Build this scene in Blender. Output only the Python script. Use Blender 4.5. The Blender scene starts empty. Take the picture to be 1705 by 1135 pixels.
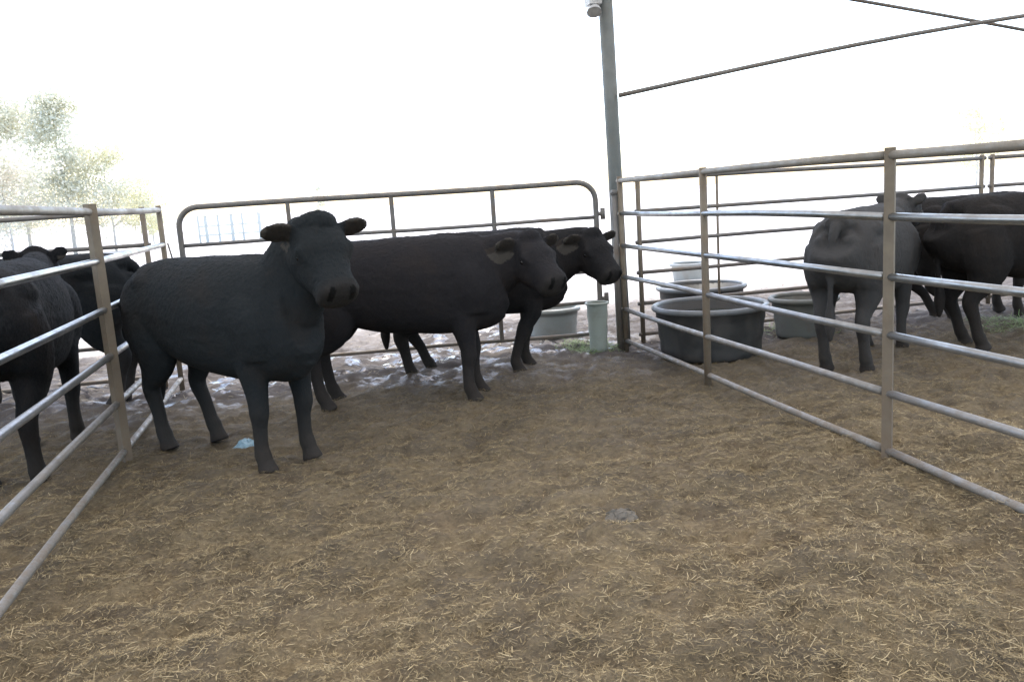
import bpy, math, random
import numpy as np
from mathutils import Vector, Matrix
random.seed(7); rng=np.random.default_rng(11)
scene=bpy.context.scene
col=scene.collection
Z=Vector((0,0,1))

# ---------------------------------------------------------------- helpers
def link(o): col.objects.link(o); return o
def new_obj(name,verts,faces,mat=None,parent=None,smooth=True,loc=None):
    me=bpy.data.meshes.new(name); me.from_pydata([tuple(v) for v in verts],[],faces); me.update()
    if mat: me.materials.append(mat)
    if smooth: me.polygons.foreach_set("use_smooth",[True]*len(me.polygons))
    o=bpy.data.objects.new(name,me); link(o)
    if parent: o.parent=parent
    if loc: o.location=loc
    return o
def empty(name,loc,label,cat,group=None,rot=0):
    o=bpy.data.objects.new(name,None); o.location=loc; o.rotation_euler[2]=rot; link(o)
    tag(o,label,cat,group); return o
def tag(o,label,cat,group=None):
    o["label"]=label; o["category"]=cat
    if group: o["group"]=group
def tube_geo(pts,r,n=10,V=None,F=None,caps=True):
    V=[] if V is None else V; F=[] if F is None else F
    pts=[Vector(p) for p in pts]; b=len(V); m=len(pts)
    prev=None
    for i,p in enumerate(pts):
        t=(pts[min(i+1,m-1)]-pts[max(i-1,0)]).normalized()
        if prev is None:
            h=Z if abs(t.z)<.9 else Vector((1,0,0)); s=t.cross(h).normalized()
        else: s=(prev-t*prev.dot(t)).normalized()
        prev=s; u=s.cross(t)
        rr=r[i] if isinstance(r,(list,tuple)) else r
        for k in range(n):
            a=2*math.pi*k/n; V.append(p+s*math.cos(a)*rr+u*math.sin(a)*rr)
    for i in range(m-1):
        for k in range(n):
            F.append((b+i*n+k,b+i*n+(k+1)%n,b+(i+1)*n+(k+1)%n,b+(i+1)*n+k))
    if caps:
        F.append(tuple(b+k for k in range(n))[::-1]); F.append(tuple(b+(m-1)*n+k for k in range(n)))
    return V,F
def box_geo(c,s,V=None,F=None):
    V=[] if V is None else V; F=[] if F is None else F; b=len(V)
    for dx in(-1,1):
        for dy in(-1,1):
            for dz in(-1,1): V.append(Vector((c[0]+dx*s[0]/2,c[1]+dy*s[1]/2,c[2]+dz*s[2]/2)))
    for f in[(0,1,3,2),(4,6,7,5),(0,4,5,1),(2,3,7,6),(0,2,6,4),(1,5,7,3)]: F.append(tuple(b+i for i in f))
    return V,F
def lathe(profile,n=48):
    V=[];F=[]
    for r,z in profile:
        for k in range(n):
            a=2*math.pi*k/n; V.append((r*math.cos(a),r*math.sin(a),z))
    m=len(profile)
    for i in range(m-1):
        for k in range(n): F.append((i*n+k,i*n+(k+1)%n,(i+1)*n+(k+1)%n,(i+1)*n+k))
    F.append(tuple(range(n))[::-1]); F.append(tuple((m-1)*n+k for k in range(n)))
    return V,F

# ---------------------------------------------------------------- materials
def mat_new(name):
    m=bpy.data.materials.new(name); m.use_nodes=True
    nt=m.node_tree; b=nt.nodes["Principled BSDF"]; return m,nt,b
def noise(nt,scale,detail=5,vec=None,rough=.6):
    n=nt.nodes.new("ShaderNodeTexNoise"); n.inputs["Scale"].default_value=scale; n.inputs["Detail"].default_value=detail
    n.inputs["Roughness"].default_value=rough
    if vec: nt.links.new(vec,n.inputs["Vector"])
    return n.outputs["Fac"]
def ramp(nt,fac,stops):
    r=nt.nodes.new("ShaderNodeValToRGB"); nt.links.new(fac,r.inputs[0])
    e=r.color_ramp.elements
    while len(e)<len(stops): e.new(.5)
    for i,(p,c) in enumerate(stops): e[i].position=p; e[i].color=(c[0],c[1],c[2],1)
    return r.outputs[0]
def mix(nt,f,a,b,blend='MIX'):
    m=nt.nodes.new("ShaderNodeMix"); m.data_type='RGBA'; m.blend_type=blend
    for i,v in((0,f),(6,a),(7,b)):
        if isinstance(v,bpy.types.NodeSocket): nt.links.new(v,m.inputs[i])
        elif i==0: m.inputs[0].default_value=v
        else: m.inputs[i].default_value=(*v,1)
    return m.outputs[2]
def maprange(nt,v,a,b,c=0,d=1):
    m=nt.nodes.new("ShaderNodeMapRange"); nt.links.new(v,m.inputs[0])
    for i,x in enumerate((a,b,c,d)): m.inputs[i+1].default_value=x
    return m.outputs[0]
def math_n(nt,op,a,b=0.):
    m=nt.nodes.new("ShaderNodeMath"); m.operation=op
    for i,v in enumerate((a,b)):
        if isinstance(v,bpy.types.NodeSocket): nt.links.new(v,m.inputs[i])
        else: m.inputs[i].default_value=v
    return m.outputs[0]
def bump(nt,b,h,strength=.4,dist=.01):
    n=nt.nodes.new("ShaderNodeBump"); n.inputs["Strength"].default_value=strength; n.inputs["Distance"].default_value=dist
    nt.links.new(h,n.inputs["Height"]); nt.links.new(n.outputs[0],b.inputs["Normal"])
def geo_pos(nt): return nt.nodes.new("ShaderNodeNewGeometry").outputs["Position"]

def metal_mat(name,c1,c2,dust,metal=.75,rough=.38,dustamt=(.5,.68),lowz=1.0):
    m,nt,b=mat_new(name); p=geo_pos(nt)
    base=ramp(nt,noise(nt,9,4,p),[(.3,c1),(.7,c2)])
    d=maprange(nt,noise(nt,5.5,9,p,.8),dustamt[0],dustamt[1])
    sep=nt.nodes.new("ShaderNodeSeparateXYZ"); nt.links.new(p,sep.inputs[0])
    low=maprange(nt,sep.outputs[2],.1,lowz,.95,0.)
    dd=math_n(nt,'MAXIMUM',d,math_n(nt,'MULTIPLY',low,maprange(nt,noise(nt,14,8,p,.75),.25,.6)))
    nt.links.new(mix(nt,dd,base,dust),b.inputs["Base Color"])
    nt.links.new(maprange(nt,dd,0,1,metal,0.),b.inputs["Metallic"])
    nt.links.new(maprange(nt,dd,0,1,rough,.8),b.inputs["Roughness"])
    bump(nt,b,noise(nt,60,4,p),.12,.004)
    return m
M_GALV=metal_mat("galvanised_steel",(.20,.21,.22),(.33,.34,.35),(.18,.15,.12),.85,.28,(.48,.85),.9)
M_TOP=metal_mat("dusty_top_rail_steel",(.17,.165,.15),(.25,.24,.22),(.17,.14,.105),.4,.45,(.4,.75),.3)
M_GATE=metal_mat("weathered_gate_steel",(.11,.11,.11),(.17,.16,.15),(.15,.115,.085),.2,.5)
M_POSTD=metal_mat("dusty_post_steel",(.13,.11,.085),(.19,.16,.12),(.15,.11,.075),.1,.65)
M_POLE=metal_mat("painted_dark_grey_pole",(.10,.115,.115),(.14,.155,.155),(.13,.13,.115),.1,.55,(.5,.8),.4)

def plastic(name,c,rough=.5,dirt=(.12,.1,.08),trans=0):
    m,nt,b=mat_new(name); p=geo_pos(nt)
    d=maprange(nt,noise(nt,6,7,p,.7),.45,.75,0,.8)
    nt.links.new(mix(nt,d,c,dirt),b.inputs["Base Color"]); b.inputs["Roughness"].default_value=rough
    nt.links.new(maprange(nt,d,0,.8,rough,.9),b.inputs["Roughness"])
    bump(nt,b,noise(nt,30,4,p),.15,.005); return m

# ---------------------------------------------------------------- ground
_dirs=[(rng.normal(size=2),rng.uniform(0,6.28)) for _ in range(40)]
def hfun(x,y):
    x=np.asarray(x,float); y=np.asarray(y,float); h=np.zeros_like(x)
    for i,(d,ph) in enumerate(_dirs):
        d=d/np.linalg.norm(d); k=[1.3,2.6,5.5,11,19,31,47,70][i%8]*(1+.13*(i//8)); a=[.012,.01,.008,.0065,.0055,.004,.003,.0022][i%8]
        h+=a*.8*np.sin(k*(x*d[0]+y*d[1])+ph+1.3*np.sin(k*.37*(x*d[1]-y*d[0])+ph*2))
    far=np.clip((np.hypot(x,y-4)-12)/20,0,1)
    return h*(1-far)
def axis(a,b,step,lo,hi):
    mid=list(np.arange(a,b,step)); out=[];v=b;s=step
    while v<hi: out.append(v); s*=1.13; v+=s
    out.append(hi); ins=[];v=a;s=step
    while v>lo: s*=1.13; v-=s; ins.append(max(v,lo))
    return np.array(sorted(set(ins))+mid+out)
xs=axis(-4.5,6.5,.03,-900,900); ys=axis(1.0,9.5,.03,-600,1500)
X,Y=np.meshgrid(xs,ys); H=hfun(X,Y)
nx,ny=len(xs),len(ys)
co=np.stack([X.ravel(),Y.ravel(),H.ravel()],1)
me=bpy.data.meshes.new("ground"); me.vertices.add(nx*ny); me.vertices.foreach_set("co",co.ravel())
ii,jj=np.meshgrid(np.arange(nx-1),np.arange(ny-1)); a=(jj*nx+ii).ravel()
fc=np.stack([a,a+1,a+nx+1,a+nx],1); nf=len(fc)
me.loops.add(nf*4); me.loops.foreach_set("vertex_index",fc.ravel().astype(np.int32))
me.polygons.add(nf); me.polygons.foreach_set("loop_start",np.arange(0,nf*4,4,dtype=np.int32)); me.polygons.foreach_set("loop_total",np.full(nf,4,dtype=np.int32))
me.polygons.foreach_set("use_smooth",np.ones(nf,bool)); me.update(calc_edges=True)
ground=link(bpy.data.objects.new("ground",me)); ground["kind"]="structure"
m,nt,b=mat_new("barnyard_ground"); p=geo_pos(nt)
sep=nt.nodes.new("ShaderNodeSeparateXYZ"); nt.links.new(p,sep.inputs[0])
yw=math_n(nt,'ADD',sep.outputs[1],maprange(nt,noise(nt,.9,5,p),0,1,-1.6,1.6))
litter=ramp(nt,noise(nt,30,13,p,.9),[(.3,(.075,.055,.032)),(.45,(.19,.143,.08)),(.6,(.32,.245,.14)),(.75,(.45,.36,.22))])
patch=maprange(nt,noise(nt,2.6,10,p,.78),.42,.58)
litter=mix(nt,patch,mix(nt,.7,litter,(.085,.066,.045)),litter)
red=maprange(nt,math_n(nt,'SUBTRACT',noise(nt,.8,4,p),math_n(nt,'MULTIPLY',yw,.03)),.40,.62,0,.22)
litter=mix(nt,red,litter,(.27,.165,.09))
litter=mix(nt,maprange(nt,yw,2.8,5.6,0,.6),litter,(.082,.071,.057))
mud=ramp(nt,noise(nt,7,10,p,.8),[(.3,(.045,.038,.037)),(.55,(.08,.07,.066)),(.75,(.13,.115,.105))])
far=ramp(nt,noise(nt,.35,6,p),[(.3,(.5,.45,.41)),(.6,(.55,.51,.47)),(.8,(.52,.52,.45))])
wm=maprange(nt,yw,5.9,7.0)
pud=maprange(nt,noise(nt,4.2,7,p,.6),.52,.56)
xm=maprange(nt,math_n(nt,'ABSOLUTE',math_n(nt,'SUBTRACT',sep.outputs[0],.4)),1.6,2.8,1,.25)
nearwet=math_n(nt,'MULTIPLY',math_n(nt,'MULTIPLY',wm,maprange(nt,yw,9.2,8.2)),xm)
wet=math_n(nt,'MULTIPLY',pud,nearwet)
mud=mix(nt,wet,mud,(.03,.027,.026))
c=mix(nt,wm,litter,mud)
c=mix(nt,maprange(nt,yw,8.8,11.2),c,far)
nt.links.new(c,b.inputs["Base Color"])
nt.links.new(maprange(nt,wet,0,1,.9,.1),b.inputs["Roughness"])
b.inputs["Specular IOR Level"].default_value=.4
bn=nt.nodes.new("ShaderNodeBump"); bn.inputs["Distance"].default_value=.02
nt.links.new(noise(nt,22,10,p,.8),bn.inputs["Height"]); nt.links.new(math_n(nt,'MULTIPLY',maprange(nt,wet,0,1,1.,.08),maprange(nt,wm,0,1,1,.6)),bn.inputs["Strength"]); nt.links.new(bn.outputs[0],b.inputs["Normal"])
me.materials.append(m)

# ---------------------------------------------------------------- straw litter
def blades(name,n,region,density,length,width,colors,tilt=.25,mat=None,lift=.006):
    x0,x1,y0,y1=region
    x=rng.uniform(x0,x1,n*3); y=y0+(y1-y0)*rng.random(n*3)**1.25
    keep=rng.random(n*3)<density(x,y); x=x[keep][:n]; y=y[keep][:n]; n=len(x)
    L=rng.uniform(*length,n)*rng.uniform(.35,1,n); W=rng.uniform(*width,n); a=rng.uniform(0,2*np.pi,n)
    dx,dy=np.cos(a),np.sin(a); t=rng.normal(0,tilt,n); z=hfun(x,y)+.001+np.abs(t)*L*.35+rng.uniform(0,lift,n)
    bend=rng.normal(0,.07,n)*L
    V=np.zeros((n,6,3))
    for k,s in enumerate((-.5,0,.5)):
        cx=x+dx*L*s-dy*bend*(1-abs(s)*2); cy=y+dy*L*s+dx*bend*(1-abs(s)*2); cz=z+t*L*s
        w=W*(.5 if s==0 else .35)
        V[:,k*2,0]=cx-dy*w; V[:,k*2,1]=cy+dx*w; V[:,k*2,2]=cz
        V[:,k*2+1,0]=cx+dy*w; V[:,k*2+1,1]=cy-dx*w; V[:,k*2+1,2]=cz+w*.6
    base=(np.arange(n)*6)[:,None]
    F=np.concatenate([base+np.array([0,1,3,2]),base+np.array([2,3,5,4])],1).reshape(-1,4)
    me=bpy.data.meshes.new(name); me.vertices.add(n*6); me.vertices.foreach_set("co",V.ravel())
    nf=len(F); me.loops.add(nf*4); me.loops.foreach_set("vertex_index",F.ravel().astype(np.int32))
    me.polygons.add(nf); me.polygons.foreach_set("loop_start",np.arange(0,nf*4,4,dtype=np.int32)); me.polygons.foreach_set("loop_total",np.full(nf,4,dtype=np.int32))
    me.update(calc_edges=True)
    ca=me.color_attributes.new("tint",'FLOAT_COLOR','POINT'); cols=np.array(colors)
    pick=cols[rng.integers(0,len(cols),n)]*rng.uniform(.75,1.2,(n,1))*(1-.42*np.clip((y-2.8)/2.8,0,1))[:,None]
    c4=np.ones((n,6,4)); c4[:,:,:3]=pick[:,None,:]; ca.data.foreach_set("color",c4.ravel())
    me.materials.append(mat); o=link(bpy.data.objects.new(name,me)); o["kind"]="stuff"; return o
def tint_mat(name,rough=.8,spec=.3,transl=0):
    m,nt,b=mat_new(name); a=nt.nodes.new("ShaderNodeAttribute"); a.attribute_name="tint"
    nt.links.new(a.outputs["Color"],b.inputs["Base Color"]); b.inputs["Roughness"].default_value=rough; b.inputs["Specular IOR Level"].default_value=spec
    if transl:
        t=nt.nodes.new("ShaderNodeBsdfTranslucent"); nt.links.new(a.outputs["Color"],t.inputs[0]); mx=nt.nodes.new("ShaderNodeMixShader"); mx.inputs[0].default_value=transl
        nt.links.new(b.outputs[0],mx.inputs[1]); nt.links.new(t.outputs[0],mx.inputs[2]); nt.links.new(mx.outputs[0],nt.nodes["Material Output"].inputs[0])
    return m,nt,b
M_STRAW,_,_=tint_mat("straw",.8,.12)
def dens(x,y):
    h=.5+.5*np.sin(1.7*x+.6*np.sin(2.1*y))*np.sin(1.3*y+.8*np.sin(1.9*x+1))
    h2=.5+.5*np.sin(6.1*x+1.5*np.sin(5*y+2))*np.sin(5.3*y+1.5*np.sin(4.4*x))
    h3=.5+.5*np.sin(14*x+2*np.sin(9*y))*np.sin(12*y+2*np.sin(11*x+1))
    return np.clip(.15+.35*h+.4*h2+.4*h3-.2,0,1)*np.clip((7.2-y)/1.8,0,1)
def densc(x,y): return dens(x,y)**2
SC=[(.40,.315,.175),(.31,.24,.135),(.21,.16,.09),(.15,.115,.07),(.34,.265,.155),(.25,.195,.11),(.47,.38,.23),(.12,.094,.06),(.30,.235,.135),(.18,.14,.088)]
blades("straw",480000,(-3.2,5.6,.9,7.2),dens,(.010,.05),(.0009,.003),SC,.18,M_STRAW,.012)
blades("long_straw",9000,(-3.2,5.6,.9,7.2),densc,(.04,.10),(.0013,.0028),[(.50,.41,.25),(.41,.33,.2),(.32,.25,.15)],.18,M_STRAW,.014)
def dens2(x,y): return np.where((y>6.8)&(y<11),.25+.5*(np.sin(2*x+np.sin(3*y))>0.3),0)
blades("scattered_hay",5000,(-4,9,6.6,11),dens2,(.04,.14),(.003,.006),[(.5,.44,.33),(.4,.35,.26),(.25,.22,.18)],.2,M_STRAW)

# ---------------------------------------------------------------- fences
def wob(p,q,n=7,amp=.008):
    p=Vector(p);q=Vector(q);out=[]
    o1=random.uniform(-amp,amp);o2=random.uniform(-amp,amp)
    for i in range(n):
        t=i/(n-1); v=p.lerp(q,t); v.z+=o1*math.sin(math.pi*t)+o2*math.sin(2*math.pi*t); v.x+=o2*.8*math.sin(math.pi*t); out.append(v)
    return out
RZ=[.07,.355,.64,.915,1.195,1.475]
def panel(a,b,posts,label,group,pr=.024,rail_m=M_GALV,post_m=M_POSTD,rz=RZ,rr=.0195,ends=True):
    a=Vector((a[0],a[1],0));b=Vector((b[0],b[1],0))
    root=empty("livestock_panel",a,label,"fence panel",group)
    for z in rz:
        V,F=tube_geo([v-a for v in wob(a+Z*z,b+Z*z)],rr if z<1.4 else rr*1.1,12); new_obj("rail",V,F,(M_TOP if (rail_m is M_GALV and z>1.4) else rail_m),root)
    for f,r in posts:
        c=a.lerp(b,f); n=4 if r>.03 else 12
        V,F=tube_geo([(c-a)+Z*(-.03),(c-a)+Z*.7,(c-a)+Z*(rz[-1]+.035)],r,n); new_obj("post",V,F,post_m,root,smooth=r<=.03)
    return root
XL,XR=-1.22,2.6
GL="tubular steel livestock panels along the alley"
panel((XL,7.42),(XL,2.6),[(.003,.022),(.457,.036),(.995,.022)],"galvanised six-rail livestock panel with dusty square post",GL)
panel((XR,7.02),(XR,3.48),[(.01,.024),(.466,.026)],"galvanised six-rail livestock panel beside the round water tub",GL)
panel((XR,3.46),(XR+.02,.1),[(.005,.032),(.5,.026),(.99,.022)],"galvanised six-rail livestock panel with square dusty post",GL)
GB="weathered steel panels closing the back of the pens"
panel((2.82,7.22),(6.6,7.3),[(.01,.022),(.155*1.4,.012),(.99,.022)],"weathered steel back fence panel beyond the water tubs",GB,rail_m=M_GATE,rr=.018)
panel((6.65,7.3),(10.4,7.4),[(.01,.022),(.5,.02),(.99,.022)],"weathered steel back fence panel behind black cow",GB,rail_m=M_GATE,rr=.018)
panel((-1.35,7.62),(-5.0,7.7),[(.01,.022),(.5,.02),(.99,.022)],"weathered steel back fence panel of side pen",GB,rail_m=M_GATE,rr=.018)
panel((-5.05,7.7),(-8.7,7.7),[(.01,.022),(.5,.02),(.99,.022)],"weathered steel back fence panel of side pen",GB,rail_m=M_GATE,rr=.018)

# gate
ga=Vector((-1.10,7.55,0)); gb=Vector((2.42,7.12,0)); gd=(gb-ga); gw=gd.length; gd.normalize()
gate=empty("farm_gate",ga,"closed weathered steel farm gate with rounded top corners","gate")
def gp(s,z): return gd*s+Z*z
R=.16; top=1.48; fr=[gp(0,.12)]
fr+= [gp(0,z) for z in(.5,.9,top-R)]
for k in range(1,8):
    t=k/8*math.pi/2; fr.append(gp(R-R*math.cos(t),top-R+R*math.sin(t)))
fr+=[gp(s,top+.004*math.sin(s*2)) for s in np.linspace(R,gw-R,8)]
for k in range(1,8):
    t=k/8*math.pi/2; fr.append(gp(gw-R+R*math.sin(t),top-R+R*math.cos(t)))
fr+=[gp(gw,z) for z in(top-R,.9,.5,.12)]
V,F=tube_geo(fr,.024,12); new_obj("frame",V,F,M_GATE,gate)
for z in(1.17,.95,.7,.42,.14):
    V,F=tube_geo([gp(s,z+.004*math.sin(s*3+z*9)) for s in np.linspace(.01,gw-.01,8)],.017,10); new_obj("rail",V,F,M_GATE,gate)
for f in(.255,.5,.745):
    V,F=box_geo((0,0,(.15+top)/2),(.035,.03,top-.15)); o=new_obj("brace",V,F,M_GATE,gate,False); o.location=gp(gw*f,0)
for z in(.45,1.2):
    V,F=tube_geo([gp(gw,z),gp(gw+.06,z)],.018,8); V,F=tube_geo([gp(gw+.06,z-.05),gp(gw+.06,z+.05)],.022,8,V,F); new_obj("hinge",V,F,M_GATE,gate)
V,F=tube_geo([gp(.02,1.28),gp(-.03,1.0),gp(-.08,1.02),gp(-.11,1.2)],.008,6); new_obj("chain",V,F,M_GATE,gate)

# ---------------------------------------------------------------- shed
shed=empty("cattle_shed",(2.66,7.2,0),"open-sided cattle shed on steel posts, unseen roof made translucent to light the pens","shed")
def shp(name,V,F,m,smooth=True): return new_obj(name,[Vector(v)-Vector((2.66,7.2,0)) for v in V],F,m,shed,smooth)
M_ROOF,nt,b=mat_new("light_passing_roof"); p=geo_pos(nt)  # roof out of view; translucency added so daylight reaches the pens
cc=ramp(nt,noise(nt,1.5,5,p),[(.3,(.70,.65,.56)),(.7,(.84,.79,.70))]); t=nt.nodes.new("ShaderNodeBsdfTranslucent"); nt.links.new(cc,t.inputs[0]); nt.links.new(cc,b.inputs["Base Color"])
mx=nt.nodes.new("ShaderNodeMixShader"); mx.inputs[0].default_value=.62; nt.links.new(b.outputs[0],mx.inputs[1]); nt.links.new(t.outputs[0],mx.inputs[2]); nt.links.new(mx.outputs[0],nt.nodes["Material Output"].inputs[0])
V=[];F=[];n=240
for j,yy in enumerate((-7.5,9.3)):
    for i in range(n+1):
        xx=-10+22*i/n; V.append((xx,yy,3.72+ (9.3-yy)*.05+.02*math.sin(i*1.4)))
F=[(i,i+1,n+2+i,n+1+i) for i in range(n)]
shp("roof",V,F,M_ROOF)
for yy in(7.2,2.0,-3.2):
    zt=3.66+(9.3-yy)*.05
    V,F=box_geo((1,yy,zt-.11),(21.5,.08,.2)); shp("beam",V,F,M_POSTD,False)
for (px,py) in((2.66,7.2),(9.7,7.2),(-7.5,7.2),(9.7,-3.2),(-7.5,-3.2),(9.7,2.0),(-7.5,2.0)):
    V,F=tube_geo([(px,py,-.05),(px-.02,py,1.7),(px-.05,py,3.55+(9.3-py)*.05)],.062,20); shp("post",V,F,M_POLE)
def arc(p,q,sag,n=13):
    p=Vector(p);q=Vector(q); return [p.lerp(q,i/(n-1))+Z*(sag*math.sin(math.pi*i/(n-1))) for i in range(n)]
V,F=tube_geo(arc((2.68,7.12,2.2),(9.7,7.12,3.02),.11),.02,8); shp("brace",V,F,M_GATE)
V,F=tube_geo(arc((2.68,7.28,3.36),(9.7,7.28,2.22),.03),.017,8); shp("brace",V,F,M_GATE)
M_WHITE=plastic("pale_housing",(.5,.53,.56))
V,F=box_geo((2.49,7.14,3.06),(.11,.13,.22)); V,F=tube_geo([(2.49,7.14,2.95),(2.48,7.10,2.885)],[.04,.065],14,V,F); V,F=box_geo((2.58,7.18,3.08),(.09,.03,.05),V,F)
shp("yard_lamp_housing",V,F,M_WHITE,False)
gpst=empty("gate_post",(2.55,7.0,0),"short steel gate post at the pen corner","post")
V,F=tube_geo([(0,0,-.05),(0,0,1.36)],.026,12); new_obj("post",V,F,M_GATE,gpst)
V,F=tube_geo([(0,0,1.36),(0,0,1.40)],[.034,.02],12); new_obj("cap",V,F,M_GATE,gpst)

# ---------------------------------------------------------------- tubs and buckets
def tub(name,loc,rt,rb,h,wall,mat,label,cat,water=None,rim=None):
    root=empty(name,loc,label,cat)
    prof=[(rb*.5,.0),(rb,.0),(rb+.008,.02)]
    for i in range(1,7):
        t=i/7; prof.append((rb+(rt-rb)*t+(.006 if i%2 else 0),h*t))
    prof+=[(rt,h-.05),(rt,h-.04),(rt-wall,h-.03),(rb-wall,.05),(rb*.4,.045)]
    V,F=lathe(prof); new_obj("body",V,F,mat,root)
    rp=[]; rr=.024 if rt>.2 else .01
    for k in range(13):
        a=2*math.pi*k/12; rp.append((rt+.005+rr*math.cos(a),h-.025+rr*math.sin(a)))
    V=[];F=[];n=64
    for k in range(12):
        for i in range(n):
            an=2*math.pi*i/n; V.append((rp[k][0]*math.cos(an),rp[k][0]*math.sin(an),rp[k][1]))
    for k in range(12):
        for i in range(n): F.append((k*n+i,k*n+(i+1)%n,((k+1)%12)*n+(i+1)%n,((k+1)%12)*n+i))
    new_obj("rim",V,F,rim or mat,root)
    if water:
        rw=rb+(rt-rb)*water-wall-.004; V=[(rw*math.cos(2*math.pi*k/48),rw*math.sin(2*math.pi*k/48),h*water) for k in range(48)]
        m,nt,b=mat_new("trough_water"); b.inputs["Base Color"].default_value=(.03,.035,.03,1); b.inputs["Roughness"].default_value=.05
        new_obj("water_surface",V,[tuple(range(48))],m,root,False)
    return root
M_TUB=plastic("black_rubber",(.027,.028,.029),.4,(.07,.062,.054))
M_RIM=plastic("pale_rubber_rim",(.13,.14,.15),.35,(.12,.11,.1))  # rim colour paler than the tub body
M_TUB2=plastic("grey_green_plastic",(.12,.125,.115),.5)
M_GRN=plastic("pale_green_grey_plastic",(.28,.31,.275),.5,(.2,.2,.16))
M_TURQ=plastic("pale_grey_plastic",(.26,.28,.275),.45,(.24,.22,.19))
tub("water_tub",(3.12,6.38,0),.45,.40,.43,.02,M_TUB,"large round black rubber tub against the fence","tub",.75,M_RIM)
tub("water_tub",(3.7,7.75,0),.42,.36,.42,.02,M_TUB,"round dark tub standing behind the larger tub","tub",.7,M_RIM)
tub("feed_tub",(4.2,6.72,0),.28,.23,.36,.015,M_TUB2,"grey-green plastic feed tub on the mud","tub")
bk=tub("feed_bucket",(2.335,6.96,0),.092,.07,.46,.006,M_GRN,"tall pale green plastic bucket beside the gate post","bucket")
tub("feed_tub",(2.22,8.0,0),.25,.22,.30,.012,M_TURQ,"low pale grey plastic tub behind the gate","tub")
tub("feed_tub",(5.35,11.6,0),.26,.22,.27,.012,M_TURQ,"pale plastic tub out in the yard","tub")
def crumple(name,loc,size,h,mat,label,cat,seed):
    r=random.Random(seed); n=14; V=[];F=[]
    for j in range(n):
        for i in range(n):
            u=i/(n-1)-.5;v=j/(n-1)-.5; rr=math.hypot(u,v)*2; e=max(1-rr*rr,0); k=1/max(rr,1)
            V.append((u*k*size[0]+r.uniform(-.008,.008),v*k*size[1]+r.uniform(-.008,.008),-.004+e*h*r.uniform(.5,1)))
    for j in range(n-1):
        for i in range(n-1): F.append((j*n+i,j*n+i+1,(j+1)*n+i+1,(j+1)*n+i))
    z=float(hfun(loc[0],loc[1])); o=new_obj(name,V,F,mat,None,False,(loc[0],loc[1],z+.006)); tag(o,label,cat); return o
crumple("plastic_scrap",(-.53,5.2,0),(.18,.14),.06,plastic("blue_scrap_plastic",(.26,.4,.48),.35,(.18,.2,.2)),"crumpled pale blue plastic scrap lying in straw","litter",3)
M_CLOD=plastic("dried_manure",(.145,.13,.11),.9,(.17,.14,.1))
crumple("manure_clod",(1.17,3.3,0),(.16,.13),.05,M_CLOD,"grey dried manure clod on the straw floor","manure",5)

# ---------------------------------------------------------------- cows
def loft(V,F,rings,n=20,uphint=Z,sq=1.0,tent=0.):
    m=len(rings); b=len(V); cs=[Vector(r[0]) for r in rings]
    for i in range(m):
        t=(cs[min(i+1,m-1)]-cs[max(i-1,0)]).normalized(); s=t.cross(uphint)
        if s.length<.05: s=t.cross(Vector((1,0,0)))
        s.normalize(); u=s.cross(t)
        for k in range(n):
            a=2*math.pi*k/n; ca,sa=math.cos(a),math.sin(a)
            ca=math.copysign(abs(ca)**sq,ca); sa=math.copysign(abs(sa)**sq,sa)
            if tent: ca*=1-tent*max(sa,0)**1.5-.08*max(-sa,0)
            V.append(cs[i]+s*ca*rings[i][2]+u*sa*rings[i][1])
    for i in range(m-1):
        for k in range(n): F.append((b+i*n+k,b+i*n+(k+1)%n,b+(i+1)*n+(k+1)%n,b+(i+1)*n+k))
    F.append(tuple(b+k for k in range(n))[::-1]); F.append(tuple(b+(m-1)*n+k for k in range(n)))
def smooth_rings(r,k=3):
    out=[]
    for i in range(len(r)-1):
        p0=r[max(i-1,0)];p1=r[i];p2=r[i+1];p3=r[min(i+2,len(r)-1)]
        for j in range(k):
            t=j/k
            def cr(a,b,c,d): return .5*((2*b)+(-a+c)*t+(2*a-5*b+4*c-d)*t*t+(-a+3*b-3*c+d)*t**3)
            c=Vector([cr(p0[0][q],p1[0][q],p2[0][q],p3[0][q]) for q in range(3)])
            out.append((c,max(cr(p0[1],p1[1],p2[1],p3[1]),.006),max(cr(p0[2],p1[2],p2[2],p3[2]),.006)))
    out.append((Vector(r[-1][0]),r[-1][1],r[-1][2])); return out
def cow_mat():
    m,nt,b=tint_mat("cow_coat",.85,.14)
    a=[n for n in nt.nodes if n.type=='ATTRIBUTE'][0]
    tc=nt.nodes.new("ShaderNodeTexCoord").outputs["Object"]
    mp=nt.nodes.new("ShaderNodeMapping"); mp.inputs["Scale"].default_value=(30,70,22); nt.links.new(tc,mp.inputs[0])
    f=noise(nt,2.0,6,mp.outputs[0],.7)
    big=noise(nt,3.0,5,tc)
    c=mix(nt,maprange(nt,f,.35,.75,0,.35),a.outputs["Color"],(.032,.032,.033))
    c=mix(nt,maprange(nt,big,.5,.75,0,.4),c,(.032,.024,.019))
    nt.links.new(c,b.inputs["Base Color"])
    bump(nt,b,f,.5,.012); return m
M_COW=cow_mat()
M_EYE,nt_,b_=mat_new("cow_eye"); b_.inputs["Base Color"].default_value=(.006,.004,.003,1); b_.inputs["Roughness"].default_value=.2
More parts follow.
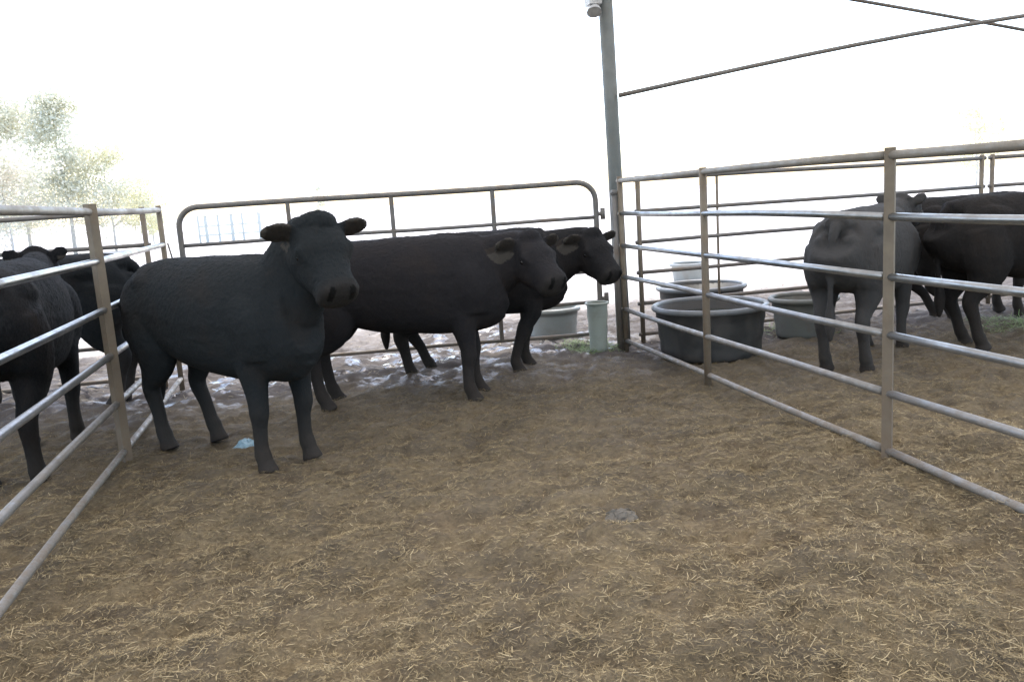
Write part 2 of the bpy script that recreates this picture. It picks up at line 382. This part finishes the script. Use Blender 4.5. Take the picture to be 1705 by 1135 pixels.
def cow(loc,heading,sc,label,neck=(25,0,.42),head=(0,-35),legs=None,base=(.010,.013,.016),tail=0,belly=1.,group="black cattle standing in the pens",poll=False,cat="cow",voxel=.0125,fat=1.0,hz=1.1,el=1.0,eup=.15,hw=1.08):
    V=[];F=[]
    body=[((-.84,0,1.04),.16,.17),((-.81,0,1.015),.225,.22),((-.70,0,.975),.29,.27),((-.54,0,.95),.325,.29),((-.36,0,.945),.33,.29),
          ((-.12,0,.92),.36*belly,.315),((.12,0,.91),.37*belly,.325),((.32,0,.90),.375,.30),((.50,0,.90),.365,.26),((.66,0,.91),.325,.215),((.76,0,.93),.22,.14)]
    body=[(c,a,b*fat) for c,a,b in body]
    loft(V,F,smooth_rings(body),36,sq=.77,tent=.14)
    loft(V,F,smooth_rings([((-.79,0,1.17),.07,.10),((-.5,0,1.205),.07,.13),((-.2,0,1.205),.07,.12),((.15,0,1.205),.075,.11),((.38,0,1.21),.08,.09),((.60,0,1.18),.09,.08)]),14)
    for s in(-1,1):
        loft(V,F,smooth_rings([((-.70,s*.13,1.09),.06,.07),((-.54,s*.185,1.12),.08,.08),((-.36,s*.16,1.10),.06,.07)]),12)
        loft(V,F,[((-.70,s*.10,1.07),.07,.07),((-.80,s*.10,1.04),.08,.06),((-.815,s*.095,.90),.08,.06)],12)
        loft(V,F,smooth_rings([((.36,s*.11,1.13),.08,.05),((.44,s*.17,1.0),.17,.10),((.51,s*.185,.86),.18,.10),((.51,s*.165,.70),.14,.085)]),14,uphint=Vector((1,0,0)))
    e=math.radians(neck[0]); yw=math.radians(neck[1]); L=neck[2]
    H0=Vector((.60,0,1.08))+Vector((math.cos(e)*math.cos(yw),math.cos(e)*math.sin(yw),math.sin(e)))*L
    hy=math.radians(head[0]); hp=math.radians(head[1])
    hd=Vector((math.cos(hp)*math.cos(hy),math.cos(hp)*math.sin(hy),math.sin(hp)))
    hs=Vector((-math.sin(hy),math.cos(hy),0)); hu=hd.cross(hs)
    if hu.z<0: hu=-hu
    A=Vector((.36,0,.98)); B=Vector((.56,0,.985)); 
    mid=B.lerp(H0,.5)+Vector((0,0,-.01))
    loft(V,F,smooth_rings([(A,.27,.18),(B,.26,.165),(mid,.22,.135),(H0+Vector((0,0,-.05))-hd*.02,.165*hz,.115*hz),(H0+hd*.07*hz-hu*.03,.12*hz,.108*hz)]),24,sq=.92)
    loft(V,F,smooth_rings([((.38,0,.63),.09,.11),((.55,0,.63),.105,.11),((.69,0,.69),.11,.085),(B.lerp(H0,.3)+Vector((.02,0,-.23)),.09,.05),(B.lerp(H0,.6)+Vector((0,0,-.19)),.065,.035),(H0+Vector((0,0,-.15)),.045,.03)]),14)
    hr=[(0,.10,.10,-.01),(.045,.13,.124,-.012),(.10,.145,.132,-.022),(.155,.145,.131,-.03),(.21,.131,.113,-.034),(.27,.111,.096,-.030),(.325,.10,.089,-.026),(.367,.095,.095,-.024),(.40,.08,.086,-.024),(.417,.037,.045,-.024)]
    loft(V,F,smooth_rings([(H0+hd*(s-.03)*hz+hu*o*hz,a*hz,b_*hz*hw) for s,a,b_,o in hr]),24,uphint=hu,sq=.8)
    def P_(s,o,w): return H0+hd*s*hz+hu*o*hz+hs*w*hz
    loft(V,F,smooth_rings([(P_(-.02,.08,-.08),.035*hz,.045*hz),(P_(0,.115,0),.05*hz,.055*hz),(P_(-.02,.08,.08),.035*hz,.045*hz)]),12,uphint=hu)
    if poll:   # woolly poll: clustered locks grown into the same surface
        rr_=random.Random(4)
        for i in range(26):
            a=rr_.uniform(-.085,.085); bb=rr_.uniform(-.05,.085); o_=.135-abs(a)*.55-max(bb,0)*.35
            q0=P_(bb,o_-.04,a); dr=(hu+hs*(a*5+rr_.uniform(-.4,.4))+hd*rr_.uniform(-.3,.7)).normalized()
            loft(V,F,[(q0,.026,.026),(q0+dr*.04,.022,.022),(q0+dr*rr_.uniform(.06,.085),.011,.011)],8,uphint=hd)
    earc=[]
    for s in(-1,1):
        loft(V,F,[(P_(.075,.06,s*.10),.024*hz,.024*hz),(P_(.125,.05,s*.122),.032*hz,.032*hz),(P_(.18,.03,s*.10),.024*hz,.024*hz)],10,uphint=hu)
        loft(V,F,[(P_(.325,.03,s*.05),.018,.018),(P_(.363,.02,s*.06),.032*hz,.027*hz),(P_(.38,.006,s*.055),.02,.02)],10,uphint=hu)
        loft(V,F,smooth_rings([(P_(.06,-.085,s*.065),.045*hz,.03*hz),(P_(.14,-.11,s*.07),.05*hz,.032*hz),(P_(.22,-.095,s*.05),.034*hz,.024*hz)]),10,uphint=hu)
        e0=P_(.01,.05,s*.10); ed=(hs*s+hu*eup-hd*.10).normalized(); q=hz*el
        loft(V,F,smooth_rings([(e0,.034*q,.028*hz),(e0+ed*.05*q,.062*q,.02*hz),(e0+ed*.10*q-hu*.006,.074*q,.0175*hz),(e0+ed*.15*q-hu*.015,.060*q,.0145*hz),(e0+ed*.195*q-hu*.025,.026*q,.011*hz)]),14,uphint=hu)
        earc.append((e0+ed*.12*q,ed))
    legs=legs or {}
    def off(k): return Vector((*legs.get(k,(0,0)),0))
    for k,s in(("fl",1),("fr",-1)):
        o=off(k)
        P=[((.48,s*.165,.84),.155,.09),((.45,s*.165,.68),.125,.082),((.46,s*.16,.54),.088,.07),(Vector((.475,s*.155,.42))+o*.5,.064,.059),(Vector((.475,s*.155,.36))+o*.6,.063,.058),(Vector((.465,s*.15,.28))+o*.75,.048,.044),(Vector((.462,s*.15,.16))+o*.93,.045,.043),(Vector((.47,s*.15,.11))+o,.054,.05),(Vector((.485,s*.15,.07))+o,.049,.049),(Vector((.50,s*.15,.03))+o,.064,.058),(Vector((.51,s*.15,.0))+o,.072,.064)]
        loft(V,F,smooth_rings(P,2),14,uphint=Vector((1,0,0)))
    for k,s in(("hl",1),("hr",-1)):
        o=off(k)
        P=[((-.60,s*.145,1.0),.22,.14),((-.58,s*.17,.86),.23,.14),((-.55,s*.175,.70),.205,.12),((-.58,s*.165,.58),.145,.09),(Vector((-.645,s*.155,.49))+o*.4,.09,.063),(Vector((-.685,s*.15,.425))+o*.5,.072,.056),(Vector((-.675,s*.148,.36))+o*.55,.062,.052),(Vector((-.645,s*.145,.27))+o*.8,.05,.045),(Vector((-.62,s*.145,.16))+o*.93,.048,.045),(Vector((-.60,s*.145,.11))+o,.055,.052),(Vector((-.58,s*.145,.07))+o,.049,.049),(Vector((-.565,s*.145,.03))+o,.064,.058),(Vector((-.555,s*.145,.0))+o,.072,.064)]
        loft(V,F,smooth_rings(P,2),14,uphint=Vector((1,0,0)))
    tl=[((-.70,0,1.17),.06,.06),((-.80,0,1.16),.048,.048),((-.865,tail*.2,1.06),.032,.032),((-.875,tail*.5,.85),.025,.025),((-.86,tail*.8,.62),.023,.023),((-.845,tail,.50),.04,.04),((-.845,tail,.40),.045,.045),((-.845,tail,.28),.016,.016)]
    loft(V,F,smooth_rings(tl,3),10,uphint=Vector((1,0,0)))
    tmp=bpy.data.meshes.new("tmp"); tmp.from_pydata([tuple(v) for v in V],[],F); tmp.update()
    to=link(bpy.data.objects.new("tmp",tmp))
    md=to.modifiers.new("r",'REMESH'); md.mode='VOXEL'; md.voxel_size=voxel; md.use_smooth_shade=True
    sm=to.modifiers.new("s",'SMOOTH'); sm.factor=.5; sm.iterations=6 if poll else 8
    dg=bpy.context.evaluated_depsgraph_get(); me=bpy.data.meshes.new_from_object(to.evaluated_get(dg))
    bpy.data.objects.remove(to)
    nv=len(me.vertices); co=np.empty(nv*3); me.vertices.foreach_get("co",co); co=co.reshape(-1,3)
    ph=rng.uniform(0,6,(8,4)); d=np.zeros(nv)
    for q in range(8):
        v=np.array([math.cos(ph[q,0])*math.sin(ph[q,1]),math.sin(ph[q,0])*math.sin(ph[q,1]),math.cos(ph[q,1])]); k=(8,13,21,34,55,80,110,150)[q]
        d+=.009/k**.7*np.sin(k*(co@v)+ph[q,2]+1.5*np.sin(k*.6*(co@np.roll(v,1))+ph[q,3]))
    no=np.empty(nv*3); me.vertices.foreach_get("normal",no); no=no.reshape(-1,3)
    co2=co+no*(d+rng.normal(0,.0015,nv))[:,None]*np.clip((co[:,2:3]-.45)*4,.2,1)*.9; me.vertices.foreach_set("co",co2.ravel())
    c=np.ones((nv,4)); c[:,:3]=base
    rel=co-np.array(H0); s=rel@np.array(hd)/hz; sd=rel@np.array(hs)/hz; u=rel@np.array(hu)/hz
    inhead=(np.abs(sd)<.13)&(np.abs(u)<.14)
    mz=np.clip((s-.31)/.06,0,1)*inhead*(s<.5); c[:,:3]=c[:,:3]*(1-mz[:,None])+np.array((.025,.023,.022))*mz[:,None]
    nos=np.minimum(np.hypot(sd-.053,s-.378),np.hypot(sd+.053,s-.378)); c[(nos<.016)&(u<.06)&(u>-.03),:3]=.002
    for ec,ed in earc:
        r_=co-np.array(ec); al=r_@np.array(ed); up=r_@np.array(hu); th_=r_@np.array(hd)
        ear=(np.linalg.norm(r_,axis=1)<.13*hz)&(np.abs(sd)>.14)&(np.abs(th_)<.06)
        rim=ear&((np.abs(up)>.05*hz*el)|(al>.05*hz*el))&(th_>-.02)
        c[ear&(no@np.array(hd)>.2),:3]=np.array((.026,.022,.019))
        c[rim,:3]=np.array((.055,.05,.044))
    low=np.clip((.5-co[:,2])/.45,0,1)[:,None]*.6; c[:,:3]=c[:,:3]*(1-low)+np.array((.05,.042,.035))*low
    c[co[:,2]<.05,:3]=(.04,.034,.03)
    ca=me.color_attributes.new("tint",'FLOAT_COLOR','POINT'); ca.data.foreach_set("color",c.ravel())
    me.materials.clear(); me.materials.append(M_COW); me.polygons.foreach_set("use_smooth",[True]*len(me.polygons)); me.update()
    o=link(bpy.data.objects.new("cow",me)); o.location=(loc[0],loc[1],-.005); o.rotation_euler[2]=math.radians(heading); o.scale=(sc,)*3
    tag(o,label,cat,group)
    for s in(-1,1):
        c0=P_(.135,.015,s*.127); V=[];F=[]
        loft(V,F,[(c0-hd*.021,.004,.004),(c0-hd*.014,.014,.013),(c0,.02,.017),(c0+hd*.014,.014,.013),(c0+hd*.021,.004,.004)],12,uphint=hu); new_obj("eye",V,F,M_EYE,o)
    return o
cow((-.56,5.08),-49.5,.92,"young black steer with raised head watching the alley",neck=(50,18,.38),head=(-18,-46),legs={"hl":(.12,0),"hr":(-.02,0),"fl":(.02,.0),"fr":(.0,-.02)},poll=True,base=(.0125,.0160,.0185),hz=1.16,el=.9,eup=.10,voxel=.0105,hw=1.12)  # bluish base lifts the black to stand in for haze
cow((.56,5.92),-13,.92,"black cow standing side-on in front of the gate",neck=(6,8,.36),head=(-52,-36),legs={"hl":(-.04,0),"hr":(-.06,0),"fl":(.04,0),"fr":(.0,0)},base=(.0145,.0138,.016),hz=1.14,el=.9)
cow((1.22,6.62),-8,.90,"black cow with head against the gate post",neck=(3,4,.42),head=(-58,-42),legs={"hl":(.12,0),"hr":(-.04,0),"fl":(-.06,0),"fr":(-.18,0)},base=(.010,.0098,.011),hz=1.14,el=.9)
cow((-1.78,5.5),94,.95,"black cow turned away behind the steel panel",neck=(16,8,.40),head=(8,-12),legs={"hl":(.05,0),"hr":(-.05,0)},base=(.002,.003,.0045),fat=.9,el=.75,eup=.9,hz=1.0)
cow((-2.16,7.1),176,.93,"black cow showing its rump behind the panel post",neck=(15,10,.38),head=(10,-35),base=(.008,.0105,.013),fat=.9)
cow((4.06,5.62),38,.91,"black cow standing angled beside the tubs, sunlit grey painted into its coat",neck=(18,0,.38),head=(-4,-10),legs={"hl":(-.02,0),"hr":(.06,0)},base=(.050,.049,.049),tail=.03,fat=.93,el=.8,eup=.8,hz=1.0)  # coat base greyed to stand in for sun on the flank
cow((5.45,5.5),-6,.93,"black cow standing side-on in the next pen",neck=(10,0,.4),head=(0,-40),legs={"hl":(.06,0),"hr":(.02,0)},base=(.011,.0098,.0095),fat=.9)
cow((5.95,6.75),-4,.90,"black cow standing behind another cow",neck=(15,0,.4),head=(0,-40),legs={"hl":(.3,0),"hr":(.3,0)},base=(.011,.0105,.0105),fat=.85)

# ---------------------------------------------------------------- trees
M_BARK,nt,b=mat_new("bark"); p=geo_pos(nt); nt.links.new(ramp(nt,noise(nt,8,6,p),[(.3,(.55,.53,.49)),(.7,(.68,.65,.6))]),b.inputs["Base Color"]); b.inputs["Roughness"].default_value=.9  # bark colour paled too, for the washed-out distance
M_LEAF,_,_=tint_mat("foliage",.7,.3,.5)
def tree(loc,h,spread,cols,label,n=5200,seed=0,leaf=.16,conifer=False):
    r=random.Random(seed); g=np.random.default_rng(seed)
    root=empty("tree",loc,label,"tree","sunlit trees beyond the yard")
    V,F=tube_geo([(0,0,-.1),(.05*h*.1,0,h*.25),(-.02*h,.02*h,h*.6),(0,0,h*.93)],[h*.012,h*.009,h*.006,h*.002],10)
    tips=[]
    for i in range(34):
        t=r.uniform(.18,.95); a=r.uniform(0,6.28); L=spread*(1.15-t if conifer else math.sin(math.pi*min(t*.9+.12,1))**.6)*r.uniform(.4,1)
        p0=Vector((0,0,h*t*.95)); p1=p0+Vector((math.cos(a)*L*.5,math.sin(a)*L*.5,L*(.05 if conifer else .28))); p2=p0+Vector((math.cos(a)*L,math.sin(a)*L,L*(-.05 if conifer else .5)))
        V,F=tube_geo([p0,p1,p2],[h*.004,h*.0025,h*.001],6,V,F)
        for q in range(3): tips.append(p1.lerp(p2,r.uniform(-.5,1))+Vector((r.gauss(0,.1),r.gauss(0,.1),r.gauss(0,.1)))*spread)
        tips.append(p2)
    new_obj("trunk",V,F,M_BARK,root)
    T=np.array([tuple(t) for t in tips]); sz=g.uniform(.06,.17,len(T))*spread*1.3
    k=g.integers(0,len(T),n); c=T[k]+g.normal(size=(n,3))*sz[k][:,None]*np.array([1,1,.6])
    a=g.normal(size=(n,3)); a/=np.linalg.norm(a,axis=1)[:,None]; b2=np.cross(a,g.normal(size=(n,3))); b2/=np.linalg.norm(b2,axis=1)[:,None]
    s=leaf*g.uniform(.5,1.3,(n,1)); VV=np.stack([c-a*s,c-b2*s*.5,c+a*s,c+b2*s*.5],1).reshape(-1,3)
    FF=[(4*i,4*i+1,4*i+2,4*i+3) for i in range(n)]
    me=bpy.data.meshes.new("crown"); me.from_pydata(VV.tolist(),[],FF); me.update()
    ca=me.color_attributes.new("tint",'FLOAT_COLOR','POINT'); cc=np.array(cols); cl=cc[g.integers(0,len(cc),len(T))][k]*g.uniform(.96,1.04,(n,1))
    c4=np.ones((n,4,4)); c4[:,:,:3]=cl[:,None,:]; ca.data.foreach_set("color",np.clip(c4,0,.96).ravel()); me.materials.append(M_LEAF)
    o=link(bpy.data.objects.new("crown",me)); o.parent=root
GR=[(.71,.70,.58),(.74,.73,.61),(.69,.68,.57)]; PK=[(.77,.71,.61),(.76,.72,.62)]; YL=[(.79,.77,.56),(.76,.75,.58)]  # leaf colours paled to stand in for washed-out glare
tree((-11.2,44,0),8.3,2.7,GR,"tall green pine with glare painted into its sparse pale crown",13000,1,.085,True)
tree((-13.4,45,0),7.9,2.9,GR,"tall full-crowned tree with glare painted into its leaves",14000,2,.085)
tree((-12.6,40,0),5.0,2.5,PK+GR,"autumn tree at the yard edge, leaves paled for glare",9000,3,.08)
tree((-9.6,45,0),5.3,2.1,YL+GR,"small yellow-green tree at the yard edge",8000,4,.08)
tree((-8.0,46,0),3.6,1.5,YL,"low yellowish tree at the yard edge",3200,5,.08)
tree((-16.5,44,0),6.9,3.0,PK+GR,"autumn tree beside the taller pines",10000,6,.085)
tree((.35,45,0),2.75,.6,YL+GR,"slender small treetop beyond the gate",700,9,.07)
tree((41,46,0),5.4,2.0,[(.74,.7,.4),(.72,.7,.46)],"small yellow-leaved tree across the bright field",1800,7,.10)

ob=empty("pole_shed",(-4.15,46,0),"small open pole shed out in the bright yard","shed")
M_SH=plastic("glare_paled_sheet",(.75,.76,.74),.6,(.7,.71,.68)); M_DK=plastic("glare_paled_post",(.54,.55,.50),.6,(.56,.56,.51))  # far glare is put into these pale sheet and post colours
V=[(-1.6,-1.0,1.42),(1.6,-1.0,1.42),(1.6,1.0,1.62),(-1.6,1.0,1.62),(-1.6,-1.0,1.47),(1.6,-1.0,1.47),(1.6,1.0,1.67),(-1.6,1.0,1.67)]
new_obj("roof",V,[(0,1,2,3),(4,7,6,5),(0,4,5,1),(1,5,6,2),(2,6,7,3),(3,7,4,0)],M_SH,ob,False)
for i,xp in enumerate((-1.5,-1.15,-.55,.1,.62,1.45)):
    V,F=box_geo((xp,-.9,.71),(.10+.05*(i%2),.1,1.42)); new_obj("post",V,F,M_DK,ob,False)
for z in(.45,.9):
    V,F=box_geo((0,-.97,z),(3.0,.03,.07)); new_obj("rail",V,F,M_DK,ob,False)

M_GRASS,_,_=tint_mat("fresh_green_hay",.6,.3,.3)
def gdn(cx,cy,r):
    return lambda x,y: np.clip(1-np.hypot(x-cx,y-cy)/r,0,1)
for cx,cy,r in((2.3,7.1,.33),(4.3,6.9,.4),(5.9,6.1,.5)):
    blades("green_hay",1500,(cx-r,cx+r,cy-r,cy+r),gdn(cx,cy,r),(.04,.12),(.003,.006),[(.28,.44,.18),(.38,.5,.24),(.44,.48,.3)],.4,M_GRASS)

# ---------------------------------------------------------------- light
w=bpy.data.worlds.new("World"); scene.world=w; w.use_nodes=True; nt=w.node_tree
sky=nt.nodes.new("ShaderNodeTexSky"); sky.sky_type='NISHITA'; sky.sun_disc=False; sky.sun_elevation=math.radians(60); sky.sun_rotation=math.radians(12); sky.air_density=1.0; sky.dust_density=2.0; sky.ozone_density=1
bg=nt.nodes["Background"]; nt.links.new(sky.outputs[0],bg.inputs[0]); bg.inputs[1].default_value=.65
sd=bpy.data.lights.new("sun",'SUN'); sd.energy=5; sd.angle=math.radians(.5); sd.color=(1,.95,.87)
so=link(bpy.data.objects.new("sun",sd))
az=math.radians(12); el=math.radians(60); dirv=Vector((math.sin(az)*math.cos(el),math.cos(az)*math.cos(el),math.sin(el)))
so.rotation_euler=dirv.to_track_quat('Z','Y').to_euler()

# ---------------------------------------------------------------- camera
f=1400.;th=math.atan(240/1400);ps=math.atan(317/1420);rho=math.atan(.065)
F0=Vector((math.sin(ps),math.cos(ps),0));R0=Vector((math.cos(ps),-math.sin(ps),0))
Fw=math.cos(th)*F0-math.sin(th)*Z;U0=math.sin(th)*F0+math.cos(th)*Z
r=math.cos(rho)*R0-math.sin(rho)*U0;u=math.cos(rho)*U0+math.sin(rho)*R0
cd=bpy.data.cameras.new("camera"); cam=link(bpy.data.objects.new("camera",cd)); cd.lens=36*f/1705; cd.sensor_width=36; cd.clip_end=4000
cam.matrix_world=Matrix(((r.x,u.x,-Fw.x,0),(r.y,u.y,-Fw.y,0),(r.z,u.z,-Fw.z,1.4),(0,0,0,1)))
scene.camera=cam
scene.view_settings.view_transform='Standard'; scene.view_settings.look='None'; scene.view_settings.exposure=0
